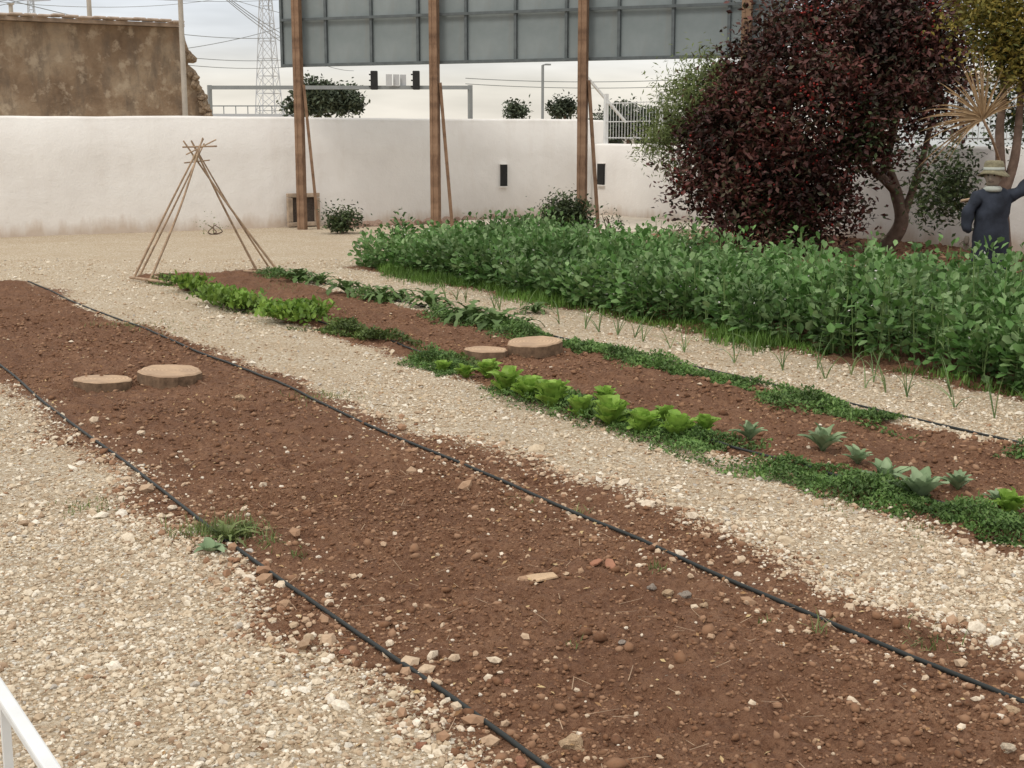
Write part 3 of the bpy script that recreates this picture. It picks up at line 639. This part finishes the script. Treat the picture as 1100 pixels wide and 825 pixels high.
# ---- lettuce
LET=leafmat('lettuce_leaf_mat',[(.21,.35,.06),(.28,.44,.08),(.36,.52,.12)],.45,.35,18,.75,1.2)
def leafgrid(nu,nv,wf,bend,ruf,cup,seed,teeth=0):
    r_=np.random.default_rng(seed); V=[];Fc=[]
    pa=r_.uniform(0,6,2)
    for j in range(nv+1):
        t_=j/nv; w_=wf(t_)
        a_=bend*t_*t_
        for i in range(nu+1):
            u=(i/nu-.5)*2
            V.append((u*w_, t_*math.cos(a_), t_*math.sin(a_)+cup*u*u*w_+ruf*abs(u)*math.sin(t_*19+pa[0]+(3 if u>0 else 0))*t_+ruf*.5*math.sin(u*7+pa[1])*t_**3))
    for j in range(nv):
        for i in range(nu): q=j*(nu+1)+i; Fc.append((q,q+1,q+nu+2,q+nu+1))
    return np.array(V),np.array(Fc)
def lettuce(px,py,R):
    x,y,_=G(px,py); z=float(hgt(x,y)); parts=[]
    for ring,(nn,el_,sc_) in enumerate([(6,.85,.72),(7,1.1,.92),(6,1.28,1.0),(5,1.48,1.0)]):
        for i in range(nn):
            tv,tf=leafgrid(6,9,lambda t:.06+.22*math.sin(min(1,t*1.02)*2.2)*(1 if t<.93 else .8),-.22+.15*rng.normal(),.06,.5,rng.integers(1e6))
            az=np.array([rng.uniform(-.25,.25)+i*6.283/nn+ring*.6])
            parts.append(inst(tv,tf,np.stack([x+.012*np.cos(az),y+.012*np.sin(az),np.full(1,z-.01)],-1),basis(az,np.full(1,el_+rng.normal(0,.1))),np.array([R*sc_*rng.uniform(.8,1.12)])))
    V,Fc=cat(parts); raw_mesh('lettuce',V,Fc,LET,True)
for px,py,R in[(524,404,.15),(545,419,.2),(568,427,.19),(593,436,.2),(624,446,.155),(655,455,.21),(690,464,.17),(727,470,.17),(757,464,.11),(476,396,.11),(500,402,.11),(1085,552,.12),(650,434,.13),(716,452,.11)]:
    lettuce(px,py+3,R)
# ---- artichokes / cabbages
ART=leafmat('cabbage_leaf_mat',[(.16,.23,.12),(.21,.29,.155),(.28,.36,.21)],.55,.2,6,.75,1.2)
DART=leafmat('artichoke_leaf_mat',[(.07,.125,.035),(.10,.165,.05),(.15,.22,.085)],.55,.2,5,.7,1.25)
def rosette(px,py,R,mat,n=15,wd=.13,teeth=.55,name='artichoke_plant',bend=-.7,el0=.25,el1=1.35):
    x,y,_=G(px,py); z=float(hgt(x,y)); parts=[]
    for i in range(n):
        wf=lambda t:wd*(math.sin(math.pi*min(1,t*.92+.06))**.8)*(1-teeth*(.5+.5*math.sin(t*38)))+.008
        tv,tf=leafgrid(4,24,wf,bend*rng.uniform(.7,1.3),.02,.5,rng.integers(1e6))
        az=np.array([i*2.4+rng.normal(0,.2)]); el_=np.array([el0+(el1-el0)*(i/n)+rng.normal(0,.1)])
        parts.append(inst(tv,tf,[(x,y,z)],basis(az,el_),np.array([R*rng.uniform(.75,1.1)*(1-.25*i/n)])))
    V,Fc=cat(parts); raw_mesh(name,V,Fc,mat,True)
for px,py,R in[(884,488,.2),(921,503,.14),(951,523,.18),(988,540,.22),(1028,534,.13),(805,476,.15),(1072,548,.12)]:
    rosette(px,py,R,ART,14,.22,.12,'cabbage_seedling',-.25,.7,1.5)
for px,py,R in[(322,303,.36),(345,305,.3),(372,318,.38),(410,324,.38),(462,330,.42),(505,347,.42),(535,354,.4),(560,354,.28),(430,322,.28),(575,337,.25)]:
    rosette(px,py,R,DART,18,.15,.75,'artichoke_plant',-.9,.5,1.4)
# ---- onions
ONI=leafmat('onion_leaf_mat',[(.13,.22,.08),(.19,.29,.12),(.28,.34,.14)],.45,.25,5,.8,1.2)
ox=[];oy=[]
for X0,y0_,y1_,pr,a_,b_ in((7.12,4.2,13.4,.8,.14,.26),(7.4,4.2,8.5,.45,.25,.45)):
    yy=y0_
    while yy<y1_:
        if rng.random()<pr: ox.append(X0+rng.normal(0,.03)); oy.append(yy)
        yy+=rng.uniform(a_,b_)
V=[];Fc=[]
for x0_,y0_ in zip(ox,oy):
    z0_=float(hgt(x0_,y0_))
    for j in range(rng.integers(3,6)):
        az=rng.uniform(0,6.3); sp_=rng.uniform(.02,.12); hh_=rng.uniform(.16,.34); bend=rng.uniform(0,.08) if rng.random()<.75 else .25
        o=len(V)
        for s_ in range(6):
            t_=s_/5; r_=.005*(1-t_)**.6+.0008; cx_=x0_+math.cos(az)*(sp_*t_+bend*t_**3); cy__=y0_+math.sin(az)*(sp_*t_+bend*t_**3); cz=z0_+hh_*(t_-bend*1.5*t_**3)
            for q in range(4): V.append((cx_+r_*math.cos(q*1.571),cy__+r_*math.sin(q*1.571),cz))
        for s_ in range(5):
            for q in range(4): Fc.append((o+s_*4+q,o+s_*4+(q+1)%4,o+s_*4+4+(q+1)%4,o+s_*4+4+q))
raw_mesh('onion_row',V,Fc,ONI,True)
# ---- weeds by the hoses
WEED=leafmat('weed_leaf_mat',[(.11,.155,.045),(.16,.21,.065),(.24,.27,.11)],.5,.25,8)
rosette(246,583,.15,WEED,22,.11,.6,'weed_plant',-.5,.35,1.4); rosette(226,596,.11,ART,7,.28,.1,'weed_plant',-.5,.4,1.2); rosette(262,574,.1,WEED,14,.12,.5,'weed_plant',-.5,.4,1.4)
def tuft(px,py,n,R,h,mat=WEED,name='weed_tuft'):
    x,y,_=G(px,py); xx=x+rng.normal(0,R,n); yy_=y+rng.normal(0,R,n); blades(name,xx,yy_,rng.uniform(.4,1,n)*h,.005,mat,elm=.8,els=.5)
for a in[(250,575,320,.07,.12),(222,575,200,.07,.09),(290,590,60,.05,.06),(200,575,50,.05,.05),(95,545,140,.09,.04),(130,352,200,.18,.06),(350,428,160,.12,.05),(880,683,14,.015,.12),(820,670,14,.015,.07),(995,692,40,.05,.1),(622,552,20,.02,.07),(705,622,24,.02,.06),(910,545,70,.08,.04),(985,570,90,.1,.03),(555,540,20,.05,.04),(320,600,30,.03,.05),(615,700,12,.02,.04),(300,310,80,.2,.08),(180,355,90,.2,.04)]: tuft(*a)
LITT=islandmat('dry_leaf_mat',[(0,(.16,.08,.04)),(.5,(.3,.17,.08)),(1,(.5,.38,.2))],dirt=0)
x,y=sample(5500,.5,7.5,1.5,14); n=len(x)
raw_mesh('leaf_litter',*inst(SLV,SLF,np.stack([x,y,hgt(x,y)+.008],-1),basis(rng.uniform(0,6.3,n),rng.normal(0,.25,n),rng.normal(0,.4,n)),rng.uniform(.012,.034,n)),LITT)
x,y=sample(1000,.5,5.5,1.5,10); n=len(x)
raw_mesh('twigs',*inst(BL,[(0,1,2,3)],np.stack([x,y,hgt(x,y)+.012],-1),basis(rng.uniform(0,6.3,n),rng.normal(0,.12,n)),np.stack([np.full(n,.003),rng.uniform(.03,.11,n),np.ones(n)],-1)),CANE)
n=5000; x=rng.uniform(10.4,17.3,n); y=rng.uniform(8,20,n)
raw_mesh('mulch',*inst(SLV,SLF,np.stack([x,y,hgt(x,y)+.01],-1),basis(rng.uniform(0,6.3,n),rng.normal(0,.3,n),rng.normal(0,.5,n)),rng.uniform(.05,.14,n)),islandmat('mulch_mat',[(0,(.14,.06,.035)),(.6,(.25,.12,.07)),(1,(.38,.23,.14))],dirt=0))
# ---------------------------------------------------------------- scarecrow
sc=empty('scarecrow'); base=Vector(W(5.3,15.0,0))
CL=simple('navy_cloth_mat',(.026,.031,.044),.9,.4,6,.6); SACK=simple('sackcloth_mat',(.34,.28,.23),.95,.15,20,.5); HATM=simple('straw_hat_mat',(.19,.17,.11),.95,.3,25,.6); BAND=simple('hat_band_mat',(.40,.42,.38),.8,.1,10,.1); TRO=simple('trouser_mat',(.05,.05,.06),.9,.2,9,.4); GLV=simple('glove_mat',(.12,.10,.08),.9,.2,9,.3)
def bw(r,f,z): return base+right*r+fw*f+Vector((0,0,z))
def skin(name,pts,edges,rad,mat,sub=2):
    me=bpy.data.meshes.new(name); me.from_pydata([tuple(p) for p in pts],edges,[]); o=bpy.data.objects.new(name,me); link(o,sc); me.materials.append(mat)
    m=o.modifiers.new('s','SKIN'); m.use_smooth_shade=True
    for i,r in enumerate(rad):
        me.skin_vertices[0].data[i].radius=(r,r*.85) if not isinstance(r,tuple) else r
    me.skin_vertices[0].data[0].use_root=True
    s=o.modifiers.new('sub','SUBSURF'); s.levels=sub; s.render_levels=sub; return o
pts=[bw(0,0,.55),bw(0,0,.8),bw(-.01,0,1.0),bw(-.01,0,1.14),bw(-.01,-.01,1.24), bw(-.17,0,1.13),bw(-.27,-.02,.98),bw(-.29,-.06,.74), bw(.16,0,1.13),bw(.29,-.01,1.17),bw(.44,-.03,1.38), bw(-.1,0,.45),bw(-.11,0,.25), bw(.11,0,.45),bw(.12,0,.25)]
ed=[(0,1),(1,2),(2,3),(3,4),(3,5),(5,6),(6,7),(3,8),(8,9),(9,10),(0,11),(11,12),(0,13),(13,14)]
o=skin('jacket',pts,ed,[(.25,.2),(.24,.18),(.22,.15),(.16,.12),.065,.1,.085,.07,.1,.085,.07,.13,.15,.13,.15],CL)
tx=bpy.data.textures.new('cloth_folds','CLOUDS'); tx.noise_scale=.12; dm=o.modifiers.new('folds','DISPLACE'); dm.texture=tx; dm.strength=.06; dm.texture_coords='GLOBAL'
skin('trousers',[bw(0,0,.5),bw(-.09,0,.42),bw(-.1,.01,.22),bw(-.1,0,.03),bw(.09,0,.42),bw(.11,.01,.22),bw(.11,0,.03)],[(0,1),(1,2),(2,3),(0,4),(4,5),(5,6)],[.12,.085,.07,.06,.085,.07,.06],TRO)
def hand(o_,d):
    d=Vector(d).normalized(); sd=d.cross(fw).normalized()
    P0=[o_-d*.06,o_,o_+d*.05]; skin('glove_palm',P0,[(0,1),(1,2)],[.03,.036,.034],GLV)
    for j,(s_,L) in enumerate([(-.028,.06),(-.01,.075),(.01,.07),(.027,.055)]):
        a_=o_+d*.04+sd*s_; skin('finger_%d'%j,[a_,a_+d*L*.5+sd*s_*.2,a_+d*L-fw*.02],[(0,1),(1,2)],[.011,.01,.008],GLV,1)
    a_=o_-d*.0-sd*.03; skin('thumb',[a_,a_-sd*.03+d*.02,a_-sd*.04+d*.05],[(0,1),(1,2)],[.012,.011,.009],GLV,1)
hand(bw(-.29,-.08,.66),(-.05,0,-1)); hand(bw(.49,-.04,1.45),right*.6+up*.8)
bm=bmesh.new(); bmesh.ops.create_uvsphere(bm,u_segments=32,v_segments=20,radius=1)
for v in bm.verts:
    c=v.co; x,y,z=c
    if y<-.5:
        nose=math.exp(-((x/.16)**2+((z+.1)/.25)**2)); c.y-=.28*nose
        for ex in(-.35,.35): c.y+=.14*math.exp(-(((x-ex)/.16)**2+((z-.12)/.13)**2))
        c.y+=.1*math.exp(-((x/.3)**2+((z+.5)/.06)**2)); c.y-=.06*math.exp(-((x/.3)**2+((z+.42)/.06)**2))
    if z<0: c.x*=1-.22*(-z); 
    c.x*=.09;c.y*=.105;c.z*=.13
me=bpy.data.meshes.new('head'); bm.to_mesh(me); bm.free(); me.materials.append(SACK)
for p_ in me.polygons: p_.use_smooth=True
HR=-YAW-.6
o=bpy.data.objects.new('head',me); hc=bw(-.02,-.03,1.36); o.location=hc; o.rotation_euler=(0.1,0,HR); link(o,sc)
Rz=lambda v:Vector((v[0]*math.cos(HR)-v[1]*math.sin(HR),v[0]*math.sin(HR)+v[1]*math.cos(HR),v[2]))
for ex in(-.032,.032):
    q=hc+Rz((ex,-.09,.014)); v_,f_=inst(ICO,ICOF,[tuple(q)],np.eye(3)[None],np.array([.012])); raw_mesh('eye',v_,f_,DARK,True,sc)
    q=hc+Rz((ex*2.8,0,0)); v_,f_=inst(ICO,ICOF,[tuple(q)],np.eye(3)[None],np.array([[.012,.018,.028]])); raw_mesh('ear',v_,f_,SACK,True,sc)
tube('mouth',[hc+Rz((x_,-.095+abs(x_)*.25,-.062+abs(x_)*.15)) for x_ in np.linspace(-.03,.03,7)],.003,DARK,sc)
def lathe(name,prof,c,mat,wob=0):
    V=[];Fc=[];n=36
    for r,z in prof:
        for i in range(n):
            a_=i*2*math.pi/n; V.append((c[0]+r*math.cos(a_),c[1]+r*math.sin(a_),c[2]+z+wob*(r>.12)*math.sin(2*a_+1)-(.25*max(0,r-.11))))
    for j in range(len(prof)-1):
        for i in range(n): Fc.append((j*n+i,j*n+(i+1)%n,(j+1)*n+(i+1)%n,(j+1)*n+i))
    raw_mesh(name,V,Fc,mat,True,sc)
lathe('hat',[(.165,-.02),(.17,-.012),(.13,.01),(.108,.02),(.106,.09),(.09,.12),(.05,.128),(.0,.12)],hc+Vector((0,0,.045)),HATM,.018)
lathe('hat_band',[(.111,.024),(.113,.03),(.111,.05),(.107,.053)],hc+Vector((0,0,.045)),BAND)
lathe('scarf',[(.07,-.17),(.095,-.16),(.1,-.13),(.075,-.105)],hc,BAND)
tube('support_stake',[bw(0,.2,-.05),bw(0,.16,1.3)],.025,CANE,sc); tube('cross_stake',[bw(-.3,.16,1.08),bw(.35,.14,1.2)],.018,CANE,sc)
# ---------------------------------------------------------------- white railing near the viewer
rl=empty('white_railing')
a_=Vector(G(-14,722,.9)); b_=Vector(G(62,838,.9)); d_=(b_-a_); 
beam('top_rail',a_-d_*2.2,b_+d_*3,.024,.018,WM,rl,.004)
for t_ in(-1.5,.27,1.9):
    q=a_+d_*t_; beam('baluster',(q.x,q.y,0),(q.x,q.y,.888),.014,.014,WM,rl)
lo_=Vector((0,0,-.78)); beam('bottom_rail',a_-d_*2.2+lo_,b_+d_*3+lo_,.024,.018,WM,rl)
# ---------------------------------------------------------------- world, sun, camera
w=bpy.data.worlds.new('World'); S.world=w; w.use_nodes=True; nt=w.node_tree; nt.nodes.clear()
def N(t,**k_):
    n_=nt.nodes.new(t)
    for a,b in k_.items(): setattr(n_,a,b)
    return n_
out=N('ShaderNodeOutputWorld'); bg=N('ShaderNodeBackground'); bg.inputs[1].default_value=.1; nt.links.new(bg.outputs[0],out.inputs[0])
SE=math.radians(52); SA=math.radians(250)
sky=N('ShaderNodeTexSky',sky_type='NISHITA'); sky.sun_disc=False; sky.sun_elevation=SE; sky.sun_rotation=SA
tc=N('ShaderNodeTexCoord'); sep=N('ShaderNodeSeparateXYZ'); nt.links.new(tc.outputs['Generated'],sep.inputs[0])
gr=N('ShaderNodeValToRGB'); e=gr.color_ramp.elements; e[0].position=0; e[0].color=(.95,.88,.77,1); e[1].position=1; e[1].color=(1.5,1.46,1.38,1)
for p_,c_ in((.035,(.95,.90,.80)),(.07,(.82,.84,.86)),(.11,(.72,.765,.82)),(.3,(1.12,1.11,1.08))):
    x=e.new(p_); x.color=(*c_,1)
nt.links.new(sep.outputs[2],gr.inputs[0])
mp=N('ShaderNodeMapping'); mp.inputs['Scale'].default_value=(1.5,1.5,9); nt.links.new(tc.outputs['Generated'],mp.inputs[0])
nz=N('ShaderNodeTexNoise'); nz.inputs['Scale'].default_value=3.2; nz.inputs['Detail'].default_value=4; nz.inputs['Roughness'].default_value=.55; nt.links.new(mp.outputs[0],nz.inputs[0])
mr=N('ShaderNodeMapRange'); mr.inputs[1].default_value=.35; mr.inputs[2].default_value=.65; mr.inputs[3].default_value=8.2; mr.inputs[4].default_value=11.2; nt.links.new(nz.outputs[0],mr.inputs[0])
cl=N('ShaderNodeVectorMath',operation='SCALE'); nt.links.new(gr.outputs[0],cl.inputs[0]); nt.links.new(mr.outputs[0],cl.inputs['Scale'])
mx=N('ShaderNodeMix',data_type='RGBA'); mx.inputs[0].default_value=.92; nt.links.new(sky.outputs[0],mx.inputs[6]); nt.links.new(cl.outputs[0],mx.inputs[7]); nt.links.new(mx.outputs[2],bg.inputs[0])
ld=bpy.data.lights.new('sun','SUN'); ld.energy=1.4; ld.angle=math.radians(14); ld.color=(1,.95,.87); lo=bpy.data.objects.new('sun',ld); link(lo)
sd=Vector((math.sin(SA)*math.cos(SE),math.cos(SA)*math.cos(SE),math.sin(SE)))
lo.rotation_euler=sd.to_track_quat('Z','Y').to_euler()
cam=bpy.data.cameras.new('camera'); cam.sensor_width=36; cam.lens=36*F/1100; cam.clip_start=.05; cam.clip_end=3000
co=bpy.data.objects.new('camera',cam); co.location=(0,0,H); co.rotation_euler=(math.pi/2-PITCH,0,-YAW); link(co); S.camera=co
